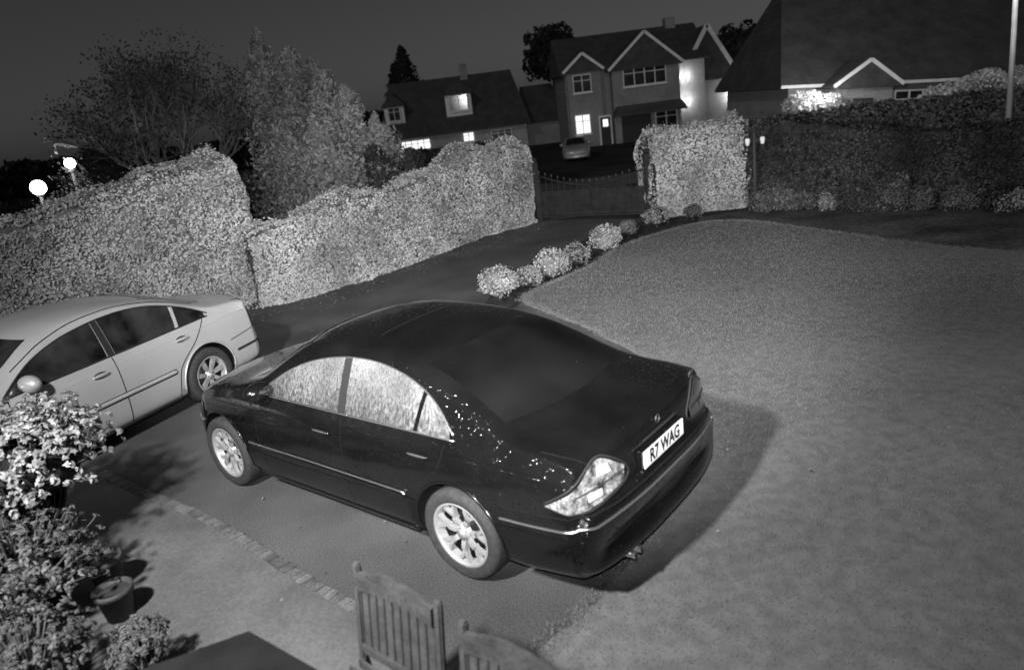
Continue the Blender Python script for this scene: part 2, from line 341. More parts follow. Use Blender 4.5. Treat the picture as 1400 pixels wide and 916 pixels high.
# ------------------------------------------------------------------ hedges
def hedge(name,path,hts,th,m,leaf,dens,rough=.12,corner=.25,seed=0,core='core',base=0):
    P=np.array(path,float);d=np.diff(P,axis=0);sl=np.linalg.norm(d,axis=1);cum=np.concatenate([[0],np.cumsum(sl)]);Lh=cum[-1]
    root=empty(name)
    def frame(s):
        x=np.interp(s,cum,P[:,0]);y=np.interp(s,cum,P[:,1]);h=np.interp(s,cum,hts)
        e=.15;x2=np.interp(np.minimum(s+e,Lh),cum,P[:,0])-np.interp(np.maximum(s-e,0),cum,P[:,0]);y2=np.interp(np.minimum(s+e,Lh),cum,P[:,1])-np.interp(np.maximum(s-e,0),cum,P[:,1])
        l=np.hypot(x2,y2)+1e-9;return x,y,h,x2/l,y2/l
    def surf(s,q):
        x,y,h,tx,ty=frame(s);nx,ny=ty,-tx
        ff=np.clip(q/.45,0,1);tt=np.clip((q-.45)/.25,0,1);bb=np.clip((q-.7)/.3,0,1)
        z=np.where(q<.45,ff*h,np.where(q<.7,h,h*(1-bb)));off=-tt*th
        hz=np.clip((z-(h-corner))/corner,0,1);off=off+np.where(q<.575,-1,1)*corner*.6*hz**2
        zz=z-np.where((q>.45)&(q<.7),corner*.35*np.abs(1-2*tt)**3,0)
        px=x+nx*off;py=y+ny*off
        N=np.stack([np.where(q<.45,nx,np.where(q<.7,0,-nx)),np.where(q<.45,ny,np.where(q<.7,0,-ny)),np.where((q>.42)&(q<.73),1,.15)],1)
        return np.stack([px,py,zz],1),N
    def disp(Pp,N,inset):
        a=nz3(Pp,1.1,seed)*1.3+nz3(Pp,3.2,seed+9)*.7
        return Pp+N*(a*rough-inset)[:,None]
    area=Lh*(np.mean(hts)*2+th);n=int(area*dens)
    s=RNG.random(n)*Lh;q=RNG.random(n)**1.25;Pp,Nn=surf(s,q);Pp=disp(Pp,Nn,0)+Nn*RNG.normal(0,.022,n)[:,None]
    ns_=int(n*.02);Pp[:ns_]+=Nn[:ns_]*RNG.uniform(.03,.10,ns_)[:,None]
    for s0,sg in((0,-1),(Lh,1)):
        ne=int(th*np.mean(hts)*dens*1.3);x,y,h,tx,ty=[float(v[0]) for v in frame(np.array([s0]))]
        o_=RNG.random(ne);zz=RNG.random(ne)*h*.98
        E=np.stack([x+ty*-o_*th,y+(-tx)*-o_*th,zz],1);bul=(np.sin(o_*math.pi)**.5)*.22*(1-(zz/h)**4)
        E[:,0]+=sg*tx*bul;E[:,1]+=sg*ty*bul
        NE=np.tile([sg*tx,sg*ty,.1],(ne,1));E=disp(E,NE,0);Pp=np.concatenate([Pp,E]);Nn=np.concatenate([Nn,NE])
    Pp[:,2]=np.maximum(Pp[:,2],.02)+base
    leaves("leaves",Pp,Nn,leaf,m,root,.5)
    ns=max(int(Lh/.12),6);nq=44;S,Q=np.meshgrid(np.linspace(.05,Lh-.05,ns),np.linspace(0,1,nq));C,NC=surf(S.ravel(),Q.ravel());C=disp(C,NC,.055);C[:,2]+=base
    Fs=[(j*ns+i,j*ns+i+1,(j+1)*ns+i+1,(j+1)*ns+i) for j in range(nq-1) for i in range(ns-1)]
    Fs.append(tuple(j*ns for j in range(nq)));Fs.append(tuple(j*ns+ns-1 for j in range(nq)))
    fixn(mesh_obj("branches",C,Fs,M[core],root))
    return root
hedge("clipped_hedge",[(-14.5,6.6),(-9.5,8.9),(-7.1,10.8),(-6.2,11.55),(-5.3,12.35),(-4.35,13.15)],[1.8,1.9,2.1,2.3,2.5,2.66],1.5,M['hedge'],.025,1300,.18,seed=1)
hedge("clipped_hedge",[(-4.25,12.4),(-3.3,12.95),(-2.6,13.75),(-1.55,15.3),(-.95,16.05),(-.45,16.7),(.2,17.3),(.98,18.05)],[1.3,1.55,1.6,1.62,1.85,2.08,2.1,1.9],.9,M['hedge'],.026,1300,.18,seed=3)
hedge("clipped_hedge",[(3.62,16.35),(4.7,16.35),(5.6,16.3)],[1.95,2.03,1.95],1.2,M['hedge'],.03,1100,.18,.4,seed=5)
hedge("boundary_hedge",[(5.5,16.45),(6.7,15.35),(7.5,14.5),(8.5,13.6),(9.3,12.8),(11.5,11.3),(15,9)],[1.93,1.72,1.6,1.5,1.42,1.35,1.3],1.1,M['hedged'],.035,600,.16,seed=7,core='cored')  # dark leaf colour paints in the light falloff along this stretch
def cloud(name,c,rad,n,leaf,m,parent=None,clumps=10,csz=.45,jit=.6,minz=.02):
    c=np.array(c);rad=np.array(rad);D=RNG.normal(0,1,(clumps,3));D/=np.linalg.norm(D,axis=1)[:,None];D[:,2]=np.abs(D[:,2])*1.0-.25
    CC=D*RNG.uniform(.35,.75,(clumps,1));idx=RNG.integers(0,clumps,n)
    E=RNG.normal(0,1,(n,3));E/=np.linalg.norm(E,axis=1)[:,None];rr=RNG.uniform(.75,1.05,n)[:,None]*csz
    Pp=CC[idx]+E*rr*RNG.uniform(.85,1.1,(clumps,1))[idx];Nn=E.copy();Pp=c+Pp*rad;Pp[:,2]=np.maximum(Pp[:,2],minz)
    return leaves(name,Pp,Nn,leaf,m,parent,jit)
for i in range(22):
    t=i/21;x=5.9+4.1*t+random.uniform(-.15,.15);y=15.6-4.0*t+random.uniform(-.2,.2);s=random.uniform(.18,.45)
    e=empty("border_plant",(0,0,0));cloud("leaves",(x,y,s*.6),(s,s,s*1.3),900,.03,random.choice([M['leafm'],M['leafm'],M['leafp'],M['hedged']]),e,7)
    tube("stem",[(x,y,0),(x,y,s*.7)],.012,M['bark'],e)
for (x,y,s,mm_) in [(-.12,10.95,.34,'hedge'),(.38,11.35,.25,'leafp'),(.80,11.8,.33,'hedge'),(1.28,12.45,.28,'leafp'),(1.95,13.4,.34,'hedge'),(2.6,14.6,.22,'leafm'),(3.35,15.3,.28,'leafp'),(4.2,15.6,.22,'leafm')]:
    e=empty("ball_shrub");cloud("leaves",(x,y,s*.85),(s,s,s),3600,.018,M[mm_],e,60,csz=.40)
    ellips("branches",(x,y,s*.85),(s*.7,s*.7,s*.7),M['core' if mm_=='hedge' else 'cored'],e,2);tube("stem",[(x,y,0),(x,y,s*.5)],.02,M['bark'],e)

# ------------------------------------------------------------------ trees
def bare_tree(name,base,height,spread,depth=6,m=M['twig'],leafn=0,leafm=None,seed=1,r0=.16,leafsize=.06):
    rnd=random.Random(seed);root=empty(name);V=[];Fc=[];tips=[]
    def seg(a,b,ra,rb):
        d=(b-a);t=d.normalized();up=Vector((0,0,1)) if abs(t.z)<.9 else Vector((1,0,0));u=t.cross(up).normalized();v=t.cross(u);i=len(V);k=5 if ra>.03 else 3
        for p_,rr_ in((a,ra),(b,rb)):
            for q in range(k):
                th=6.2832*q/k;V.append(p_+(u*math.cos(th)+v*math.sin(th))*rr_)
        for q in range(k):Fc.append((i+q,i+(q+1)%k,i+k+(q+1)%k,i+k+q))
    def grow(a,d,l,ra,dep):
        b=a+d*l;seg(a,b,ra,ra*.7);tips.append(b)
        if dep==0:return
        for _ in range(rnd.choice([2,3,3]) if dep>1 else 4):
            nd=(d+Vector((rnd.uniform(-1,1)*spread,rnd.uniform(-1,1)*spread,rnd.uniform(-.25,.55)))).normalized()
            grow(b if rnd.random()<.7 else a+d*l*.6,nd,l*rnd.uniform(.66,.86),ra*.62,dep-1)
    for k in range(4):
        d=Vector((rnd.uniform(-.5,.5),rnd.uniform(-.4,.4),1)).normalized()
        grow(Vector(base),d,height*.26,r0*(1 if k==0 else .7),depth)
    mesh_obj("trunk_and_branches",V,Fc,m,root)
    if leafn:
        T=np.array([list(t) for t in tips]);idx=RNG.integers(0,len(T),leafn);Pp=T[idx]+RNG.normal(0,.14,(leafn,3))
        leaves("leaves",Pp,RNG.normal(0,1,(leafn,3)),leafsize,leafm,root)
    return root
bare_tree("garden_tree",(-8.6,22,0),6.4,.75,6,leafn=9000,leafm=M['leafdd'],seed=4,leafsize=.045)
bare_tree("garden_tree",(-17.5,36,-.6),5.2,.8,5,leafn=3000,leafm=M['leafdd'],seed=9,leafsize=.07)
def conifer(name,plumes,m,n=5000,leaf=.07):
    root=empty(name)
    for i,(x,y,h,rb) in enumerate(plumes):
        tube("trunk",[(x,y,0),(x+.05,y,h*.6),(x,y,h*.97)],[.09,.05,.012],M['bark'],root)
        t=RNG.random(n)**.8;z=.25+t*(h-.25);ph=RNG.uniform(0,6.283,n)
        rad=rb*(1-t)**.75*(1+.45*np.sin(ph*5+z*6+i)*.6+RNG.normal(0,.14,n))*RNG.uniform(.55,1.05,n)**.5+.04
        Pp=np.stack([x+np.cos(ph)*rad,y+np.sin(ph)*rad,z+rad*.25],1);Pp+=nz3(Pp,2.2,i)[:,None]*.18
        Nn=np.stack([np.cos(ph),np.sin(ph),np.full(n,-.3)],1);leaves("foliage",Pp,Nn,leaf,m,root,.6,.4)
    return root
conifer("conifer_tree",[(-4.75,17.4,5.05,.8),(-4.1,17.2,4.6,.85),(-3.5,17,4.35,.9),(-3.0,17.2,3.7,.8),(-2.45,17.3,3.0,.75),(-4.4,16.7,3.4,.9),(-3.6,16.5,3.1,.9)],M['leafd'],6000,.06)
conifer("evergreen_shrub",[(-2.6,16.9,2.3,.9),(-1.9,17.6,2.1,.8)],M['leafdd'],3000)
conifer("pine_tree",[(-7.6,80,9.6,2.4),(-8.6,80,8,1.8)],M['leafdd'],2500,.25)
bt=empty("broadleaf_tree");tube("trunk",[(7.0,72,-1.2),(6.9,72,3),(7.1,72,7)],[.35,.25,.1],M['bark'],bt)
cloud("crown",(7.0,72,6.2),(3.1,2.7,3.7),5000,.26,M['leafdd'],bt,30,csz=.38)
bt=empty("broadleaf_tree");tube("trunk",[(22.5,66,-1.2),(22.4,66,3),(22.5,66,6)],[.3,.2,.1],M['bark'],bt)
cloud("crown",(22.6,66,4.2),(2.6,2.2,3.3),4000,.26,M['leafdd'],bt,20,csz=.4)
n=26000;X=RNG.uniform(-95,60,n);hh=3.0+1.6*np.array([noise.noise(Vector((x*.12,3,0))) for x in X])+1.0*np.array([noise.noise(Vector((x*.5,9,0))) for x in X])
Z=-1.2+RNG.random(n)**.7*(hh+1.2);Pp=np.stack([X,96+RNG.normal(0,1.2,n),Z],1)
leaves("distant_trees",Pp,np.tile([0,-1,.2],(n,1)),.42,M['leafdd'],None,.8)
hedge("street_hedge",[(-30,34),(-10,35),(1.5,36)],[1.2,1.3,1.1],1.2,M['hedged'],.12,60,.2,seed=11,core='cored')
hedge("street_hedge",[(12.3,32),(19,32),(28,32)],[1.5,1.5,1.2],1.0,M['leafm'],.08,160,.2,seed=15,core='cored',base=-.6)

# ------------------------------------------------------------------ gate
g=empty("driveway_gate")
A=Vector((1.12,18.0,0));B=Vector((3.42,16.62,0));d=(B-A);Lg=d.length;d.normalize()
for q in(A-d*.07,B+d*.07):
    beam("post",(q.x,q.y,0),(q.x,q.y,1.45),.13,.13,M['iron'],g);ellips("post_cap",(q.x,q.y,1.5),(.075,.075,.06),M['iron'],g,2)
def gp(s,z):q=A+d*(s*Lg);return Vector((q.x,q.y,z))
top=lambda t:1.12-.28*math.sin(math.pi*t)
for a,b in((0.01,.495),(.505,.99)):
    tube("top_rail",[gp(a+(b-a)*k/12,top(a+(b-a)*k/12)) for k in range(13)],.022,M['iron'],g)
    for z in(.12,.72):beam("rail",gp(a,z),gp(b,z),.05,.04,M['iron'],g)
    for k in range(9):
        t=a+(b-a)*k/8;beam("bar",gp(t,.1),gp(t,top(t)+.07),.016,.016,M['iron'],g,0)
        ellips("finial",gp(t,top(t)+.1),(.018,.018,.04),M['brown'],g,1)
    nn=Vector((-d.y,d.x,0))*.03
    for k in range(5):
        z0=.14+k*.112;mesh_obj("panel_board",[gp(a,z0)+nn,gp(b,z0)+nn,gp(b,z0+.108)+nn,gp(a,z0+.108)+nn],[(0,1,2,3)],M['iron'],g)

g=empty("garden_lantern")
tube("post",[(5.62,15.75,0),(5.62,15.75,1.66)],[.04,.03],M['brown'],g,10)
for x in(-.16,.16):
    tube("arm",[(5.62,15.75,1.45),(5.62+x*.6,15.72,1.52),(5.62+x,15.7,1.42)],.014,M['brown'],g)
    lathe("lantern",[(.03,0),(.05,.05),(.055,.13),(.02,.16)],M['white'],g,10,'z',(5.62+x,15.7,1.42))
    lathe("lantern_cap",[(.08,0),(.02,.05),(0,.06)],M['brown'],g,10,'z',(5.62+x,15.7,1.575))

# ------------------------------------------------------------------ houses
def prism(name,x0,x1,y0,y1,ze,zr,m,parent,axis='x',hip0=0,hip1=0,th=.14):
    if axis=='x':
        ym=(y0+y1)/2;T=[(x0,y0,ze),(x1,y0,ze),(x1,y1,ze),(x0,y1,ze),(x0+hip0,ym,zr),(x1-hip1,ym,zr)]
        Fc=[(0,1,5,4),(3,4,5,2),(0,4,3),(1,2,5)]
    else:
        xm=(x0+x1)/2;T=[(x0,y0,ze),(x1,y0,ze),(x1,y1,ze),(x0,y1,ze),(xm,y0+hip0,zr),(xm,y1-hip1,zr)]
        Fc=[(0,4,5,3),(1,2,5,4),(0,1,4),(2,3,5)]
    V=T+[(a,b,c-th) for a,b,c in T[:4]]
    Fc+=[(0,6,7,1),(1,7,8,2),(2,8,9,3),(3,9,6,0),(6,9,8,7)]
    return fixn(mesh_obj(name,V,Fc,m,parent))
def window(x0,x1,y,z0,z1,parent,lit=False,n=2):
    box("window_glass",x0,x1,y-.02,y+.02,z0,z1,M['lit'] if lit else M['hglass'],parent)
    f=.07
    for a,b,c,d_ in((x0-f,x1+f,z0-f,z0),(x0-f,x1+f,z1,z1+f),(x0-f,x0,z0,z1),(x1,x1+f,z0,z1)):
        box("window_frame",a,b,y-.09,y-.021,c,d_,M['white'],parent)
    for k in range(1,n):
        x=x0+(x1-x0)*k/n;box("window_mullion",x-.035,x+.035,y-.08,y-.022,z0,z1,M['white'],parent)
    zt=z0+(z1-z0)*.68
    box("window_transom",x0,x1,y-.075,y-.024,zt-.025,zt+.025,M['white'],parent)
    box("sill",x0-.15,x1+.15,y-.14,y-.01,z0-f-.09,z0-f-.003,M['white'],parent)
def barge(x0,x1,xm,y,ze,zp,parent,w_=.2):
    for a in(x0,x1):
        beam("bargeboard",(a,y,ze),(xm,y,zp),.06,w_,M['white'],parent,0)
def gablewall(name,x0,x1,y0,y1,z0,ze,zp,m,parent):
    xm=(x0+x1)/2
    V=[(x0,y0,z0),(x1,y0,z0),(x1,y0,ze),(xm,y0,zp),(x0,y0,ze)];V+=[(a,y1,c) for a,b,c in V]
    return fixn(mesh_obj(name,V,[(0,1,2,3,4),(5,9,8,7,6),(0,5,6,1),(1,6,7,2),(2,7,8,3),(3,8,9,4),(4,9,5,0)],m,parent))
hb=empty("brick_house")
box("walls",6.6,17.6,60,68,-1.3,4.5,M['brick'],hb)
prism("roof",6.2,18.0,59.5,68.5,4.5,7.3,M['roof'],hb,'x',.0,.0)
gablewall("front_gable_wall",6.7,9.3,59.4,62,-1.3,4.6,5.6,M['brick'],hb);prism("gable_roof",6.4,9.6,59.2,64,4.55,5.85,M['roof'],hb,'y');barge(6.4,9.6,8.0,59.12,4.5,5.8,hb)
gablewall("front_gable_wall",10.1,15.3,58.8,62,-1.3,4.4,6.6,M['brick'],hb);prism("gable_roof",9.8,15.6,58.5,65,4.3,6.8,M['roof'],hb,'y');barge(9.8,15.6,12.7,58.42,4.25,6.75,hb)
gablewall("front_gable_wall",15.9,20.2,60.8,67,-1.3,3.0,6.6,M['brick'],hb);prism("gable_roof",15.6,20.5,60.5,67.3,2.8,6.8,M['roof'],hb,'y');barge(15.6,20.5,18.05,60.42,2.75,6.75,hb,.32)
window(7.2,8.5,59.38,3.0,4.2,hb,False,2);window(11.0,14.2,58.78,3.0,4.3,hb,False,4)
window(7.1,8.2,59.38,-.1,1.25,hb,True,2)
prism("bay_roof",9.9,15.5,57.6,58.8,1.0,1.6,M['roof'],hb,'x',.3,.3)
box("garage_door",10.6,12.9,58.7,58.79,-1.2,.8,M['brown'],hb);window(13.3,14.9,58.78,-.3,.8,hb,False,2)
box("door_frame",8.9,9.9,59.25,59.38,-1.2,1.05,M['white'],hb);box("front_door",9.02,9.78,59.2,59.249,-1.2,.9,M['brown'],hb);box("door_light",9.2,9.6,59.17,59.199,.2,.75,M['lit'],hb)
for (x,y,z,pw) in((16.0,59.75,1.4,110),(16.0,59.75,3.2,90),(20.0,60.5,1.4,170)):
    lathe("wall_lamp",[(.0,-.12),(.09,-.1),(.11,.1),(0,.14)],M['bulb'],hb,10,'z',(x,y+.06,z));point("wall_lamp_light",(x,y-.12,z),pw,.1,hb)
beam("drainpipe",(15.5,59.9,-1.2),(15.5,59.9,4.3),.1,.1,M['brown'],hb)
box("chimney",15.6,16.4,63.6,64.6,6.5,7.9,M['brick'],hb)
ha=empty("dormer_house")
box("walls",-9.4,3.8,70,78,-1.4,1.0,M['render'],ha)
prism("roof",-9.9,4.2,69.4,78.6,1.0,5.9,M['roof'],ha,'x',1.2,1.2)
for x0,x1,zt,zb_ in((-9.1,-7.3,4.9,2.5),(-3.4,-1.0,5.3,2.7)):
    gablewall("dormer_wall",x0,x1,70.6,74,zb_-.4,zt-1,zt-.1,M['white'],ha);prism("dormer_roof",x0-.2,x1+.2,70.4,74.4,zt-1.0,zt+.1,M['roof'],ha,'y');window(x0+.4,x1-.4,70.55,zb_+.1,zt-1.2,ha,False,2)
window(-8.1,-5.3,69.95,-.2,.6,ha,True,5);window(-2.1,-1.2,69.95,0,.7,ha,True,2);window(.5,2.3,69.95,-.2,.6,ha,False,3)
box("chimney",-1.8,-1.1,73.6,74.4,5.2,6.9,M['brick'],ha)
box("annex_walls",3.9,7.2,71,77,-1.4,.9,M['brick'],ha);prism("annex_roof",3.6,7.6,70.6,77.4,.9,4.2,M['roof'],ha,'x',.1,.8)
hc=empty("bungalow",(19,36,0.1));hc.rotation_euler=(0,math.radians(4.5),0)
box("walls",-4.6,10,0,9,-1.6,1.6,M['brick'],hc)
prism("roof",-5.2,11,-.6,9.6,1.6,6.6,M['roof'],hc,'x',1.7,3)
box("fascia",-5.2,11,-.67,-.61,1.46,1.60,M['white'],hc)
gablewall("porch_wall",-3.0,-.4,-1.6,2,-1.3,1.5,2.4,M['brick'],hc);prism("porch_roof",-3.3,-.1,-1.9,2.4,1.5,2.62,M['roof'],hc,'y');barge(-3.3,-.1,-1.7,-1.97,1.45,2.55,hc,.16)
window(.6,2.6,-.02,0,1.1,hc,False,3);window(3.4,5.2,-.02,0,1.1,hc,False,3);window(6.5,8.6,-.02,0,1.1,hc,False,3)
box("front_door",-2.2,-1.3,-1.68,-1.61,-1.2,.9,M['brown'],hc)
lathe("porch_lamp",[(0,-.1),(.08,-.08),(.1,.08),(0,.12)],M['bulb'],hc,10,'z',(-4.2,-.2,.6));point("porch_light",(-4.3,-3.0,1.5),170,.1,hc)
for x,s,z in((14.2,.75,1.0),(15.0,.95,1.1),(15.8,.6,.95),(20.6,.8,.7),(21.8,1.0,.8),(23.0,1.2,1.0),(24.6,1.1,.9)):
    e=empty("flowering_shrub");tube("stem",[(x,34.2,-.7),(x,34.2,z-.2)],.05,M['bark'],e);cloud("leaves",(x,34.2,z),(s,.8,.9),2200,.08,M['leafw'],e,18,csz=.4)

# ------------------------------------------------------------------ street lamps
sl=empty("street_lamp");tube("column",[(16.9,24,-.3),(16.85,24,2.5),(16.7,24,7.2)],[.09,.08,.06],M['pole'],sl,12)
tube("arm",[(16.7,24,7.15),(16.5,23.8,7.5),(15.9,23.3,7.6)],.035,M['pole'],sl);ellips("lantern",(15.7,23.1,7.58),(.3,.2,.08),M['pole'],sl)
ellips("lens",(15.7,23.1,7.5),(.2,.13,.06),M['bulb'],sl);point("lamp_light",(15.7,23.0,7.3),1300,.12,sl)
for x,z,rr_ in((-11.95,2.27,.19),(-10.95,2.78,.13)):
    sl=empty("street_lamp");zb0=gz(x,20);tube("column",[(x,20,zb0),(x,20,z-.12)],[.06,.04],M['brown'],sl,10)
    lathe("lamp_collar",[(.05,-.24),(.10,-.2),(.05,-.14)],M['brown'],sl,12,'z',(x,20,z));ellips("globe",(x,20,z),(rr_,rr_,rr_),M['bulb'],sl);point("lamp_light",(x,19.6,z),90,.2,sl)

# ------------------------------------------------------------------ cars
def build_body(table,arches,wellr,paint,root,bend):
    ST=catmull(table,110)
    T=[(0.0,0),(.0,.8),(.05,.955),(.24,.992),(.5,1.0),(.74,.988),(.9,.962),(1.0,.925)]
    rings=[]
    for x,zb0,zt,zbelt,wm,crown in ST:
        zbelt=min(zbelt,zt-.035);crown=min(crown,zt-zbelt-.004);pts=[(0,zb0)]
        for t,wf in T[1:]:pts.append((wm*wf,zb0+t*(zbelt-zb0)))
        ze=zt-crown;wb=wm*.925;hgh=ze-zbelt
        for f in(.33,.66,1.0):pts.append((wb-.36*hgh*f-.10*hgh*f*f,zbelt+hgh*f))
        ye=pts[-1][0]
        for a,b in((.93,.62),(.8,.36),(.5,.1),(.25,.02),(0,0)):pts.append((ye*a,zt-crown*b))
        q=[np.array(s_) for s_ in pts]
        for _ in range(2):
            o=[q[0]]
            for i in range(len(q)-1):
                o.append(q[i]*.75+q[i+1]*.25);o.append(q[i]*.25+q[i+1]*.75)
            o.append(q[-1]);q=o
        q[0][0]=0;q[-1][0]=0
        rings.append((x,q))
    V=[];nH=len(rings[0][1]);full=2*nH-2
    for x,q in rings:
        for a in q:V.append(bend(x,a[0],a[1]))
        for a in q[-2:0:-1]:V.append(bend(x,-a[0],a[1]))
    Fc=[]
    for i in range(len(rings)-1):
        for k in range(full):Fc.append((i*full+k,i*full+(k+1)%full,(i+1)*full+(k+1)%full,(i+1)*full+k))
    for base in(0,(len(rings)-1)*full):
        c=len(V);V.append(tuple(np.mean([V[base+k] for k in range(full)],axis=0)))
        for k in range(full):Fc.append((c,base+k,base+(k+1)%full))
    o=fixn(mesh_obj("body",V,Fc,paint,root,True))
    o.data.materials.append(M['well'])
    cut=[]
    for ax in arches:
        for sd_ in(1,-1):
            bm=bmesh.new();bmesh.ops.create_cone(bm,cap_ends=True,segments=56,radius1=wellr,radius2=wellr,depth=.7)
            me=bpy.data.meshes.new("c");bm.to_mesh(me);bm.free();me.materials.append(paint);me.materials.append(M['well'])
            me.polygons.foreach_set("material_index",[1]*len(me.polygons))
            c=bpy.data.objects.new("cutter",me);COL.objects.link(c);c.parent=root
            me.transform(Matrix.Translation((ax,sd_*.88,.325))@Matrix.Rotation(math.pi/2,4,'X'));cut.append(c)
            md=o.modifiers.new("b","BOOLEAN");md.operation='DIFFERENCE';md.object=c;md.solver='EXACT'
    bpy.context.view_layer.update();dg=bpy.context.evaluated_depsgraph_get()
    me=bpy.data.meshes.new_from_object(o.evaluated_get(dg));o.modifiers.clear();o.data=me
    for c in cut:bpy.data.objects.remove(c)
    bm=bmesh.new();bm.from_mesh(me);bv=BVHTree.FromBMesh(bm);bm.free()
    return o,bv
def car_tools(bv,root):
    def cast(o_,d_,off):
        h=bv.ray_cast(Vector(o_),Vector(d_));
        if h[0] is None:h=bv.find_nearest(Vector(o_)+Vector(d_)*3)
        n_=h[1]
        if n_.dot(Vector(d_))>0:n_=-n_
        return h[0]+n_*off,n_
    def side(sg):return lambda a,b,off:cast((a,3*sg,b),(0,-sg,0),off)[0]
    def back(a,b,off):return cast((-4,a,b),(1,0,0),off)[0]
    def front(a,b,off):return cast((7,a,b),(-1,0,0),off)[0]
    def diag(sg):
        A_=Vector((-.7071,-.7071*sg,0));D_=Vector((-.7071,.7071*sg,0))
        return lambda a,b,off:cast(A_*a+D_*3+Vector((0,0,b)),-D_,off)[0]
    def patch(name,bot,top,pf,m,off=.005,nc=24,nr=12):
        bot=catmull(bot,nc) if len(bot)>2 else np.linspace(bot[0],bot[1],nc);top=catmull(top,nc) if len(top)>2 else np.linspace(top[0],top[1],nc)
        V=[]
        for j in range(nr):
            f=j/(nr-1)
            for i in range(nc):q=bot[i]*(1-f)+top[i]*f;V.append(pf(q[0],q[1],off))
        Fc=[(j*nc+i,j*nc+i+1,(j+1)*nc+i+1,(j+1)*nc+i) for j in range(nr-1) for i in range(nc-1)]
        return fixn(mesh_obj(name,V,Fc,m,root,True))
    def line(name,pts,pf,rad,m,off=.002,n=30,closed=False):
        q=catmull(pts,n) if len(pts)>2 else np.linspace(pts[0],pts[1],n)
        return tube(name,[pf(a[0],a[1],off) for a in q],rad,m,root,5,closed)
    def near(name,pts,rad,m,off=.004,n=40):
        q=catmull(pts,n);P_=[]
        for a in q:
            h=bv.find_nearest(Vector(a));n_=h[1]
            P_.append(h[0]+(n_ if n_.dot(Vector((a[0]-1.2,a[1],a[2]-.6)))>0 else -n_)*off)
        return tube(name,P_,rad,m,root,6)
    return side,back,front,diag,patch,line,near,cast
def wheel(name,cx,cy,sg,R,root,nsp,style,rimr):
    w_=bpy.data.objects.new(name,None);COL.objects.link(w_);w_.parent=root;w_.location=(cx,cy,R)
    if sg<0:w_.rotation_euler=(0,0,math.pi)
    lathe("tyre",[(rimr-.01,.085),(rimr+.012,.1),(rimr+.05,.108),(R-.025,.104),(R-.006,.09),(R,.07),(R,-.07),(R-.008,-.09),(rimr,-.1)],M['tyre'],w_,56)
    lathe("rim_lip",[(rimr-.03,.03),(rimr-.018,.075),(rimr-.012,.094),(rimr+.004,.096),(rimr+.008,.085)],M['alloy'],w_,56)
    lathe("rim_barrel",[(rimr-.02,.05),(rimr-.035,-.08),(.0,-.082)],M['well'],w_,40)
    lathe("brake_disc",[(.0,-.02),(.145,-.02),(.145,-.04)],M['disc'],w_,36)
    lathe("hub",[(.0,.082),(.025,.08),(.03,.07),(.055,.066),(.066,.04)],M['alloy'],w_,30)
    V=[];Fc=[]
    def bar(r0,r1,w0,w1,a0,a1,y0=.062,y1=.078,th=.028):
        i=len(V);K=5
        for k in range(K):
            f=k/(K-1);rr=r0+(r1-r0)*f;a=a0+(a1-a0)*f;ww=w0+(w1-w0)*f;y=y0+(y1-y0)*f+.008*math.sin(math.pi*f)
            for s_,yy_ in((-1,y-th),(-.82,y),(.82,y),(1,y-th)):
                V.append((rr*math.cos(a)-s_*ww*math.sin(a),yy_,rr*math.sin(a)+s_*ww*math.cos(a)))
        for k in range(K-1):
            b_=i+4*k
            for q in range(3):Fc.append((b_+q,b_+q+1,b_+q+5,b_+q+4))
    for k in range(nsp):
        a=2*math.pi*k/nsp+.25
        if style=='split':
            bar(.05,.12,.022,.018,a,a);bar(.105,rimr-.012,.012,.014,a,a+.24);bar(.105,rimr-.012,.012,.014,a,a-.24)
        else:bar(.045,rimr-.012,.021,.034,a,a)
    fixn(mesh_obj("spokes",V,Fc,M['alloy'],w_))
    for k in range(5):
        a=2*math.pi*k/5;ellips("lug_bolt",(.04*math.cos(a),.068,.04*math.sin(a)),(.008,.006,.008),M['disc'],w_,1)
    return w_
def smooth(t):t=min(max(t,0),1);return t*t*(3-2*t)

# ---- black saloon
def bendA(x,y,z):
    a=abs(y)/.85
    x2=x-.30*smooth((x-2.7)/.75)*a**2.4
    x2+=.10*smooth((-.45-x)/.5)*a**3
    g_=smooth((z-.93)/.14)
    if x>1.2:x2-=.16*g_*smooth((x-1.2)/.5)*(abs(y)/.7)**2*(1-smooth((x-2.5)/.3))
    if x<.7:x2+=.12*g_*smooth((.7-x)/.5)*(abs(y)/.7)**2*smooth((x+.85)/.35)
    return (x2,y,z)
TA=[(-1.045,.43,.52,.48,.70,.03),(-1.07,.36,.63,.58,.82,.03),(-1.06,.32,.70,.65,.865,.03),(-1.01,.30,.74,.69,.875,.03),(-.995,.28,.84,.78,.878,.03),(-.985,.26,.93,.87,.88,.03),(-.95,.25,.995,.93,.88,.03),
(-.84,.23,1.02,.955,.88,.035),(-.70,.215,1.035,.965,.88,.035),(-.57,.20,1.06,.967,.879,.045),(-.38,.19,1.14,.965,.877,.06),(-.10,.19,1.27,.96,.876,.08),(.20,.19,1.37,.955,.875,.085),(.65,.19,1.43,.945,.873,.085),(1.1,.19,1.445,.937,.872,.085),
(1.5,.19,1.42,.93,.87,.08),(1.78,.19,1.35,.925,.87,.07),(2.08,.19,1.195,.918,.87,.06),(2.36,.19,1.04,.905,.868,.05),(2.55,.19,.98,.89,.866,.05),(2.85,.20,.935,.855,.86,.05),(3.15,.21,.875,.81,.845,.05),(3.34,.22,.79,.73,.81,.045),(3.44,.24,.67,.61,.77,.04),(3.48,.29,.52,.47,.7,.03)]
ca=empty("parked_car",(.06,4.71,0),2.445)
body,bv=build_body(TA,(0,2.715),.362,M['black'],ca,bendA)
side,back,front,diag,patch,line,near,cast=car_tools(bv,ca)
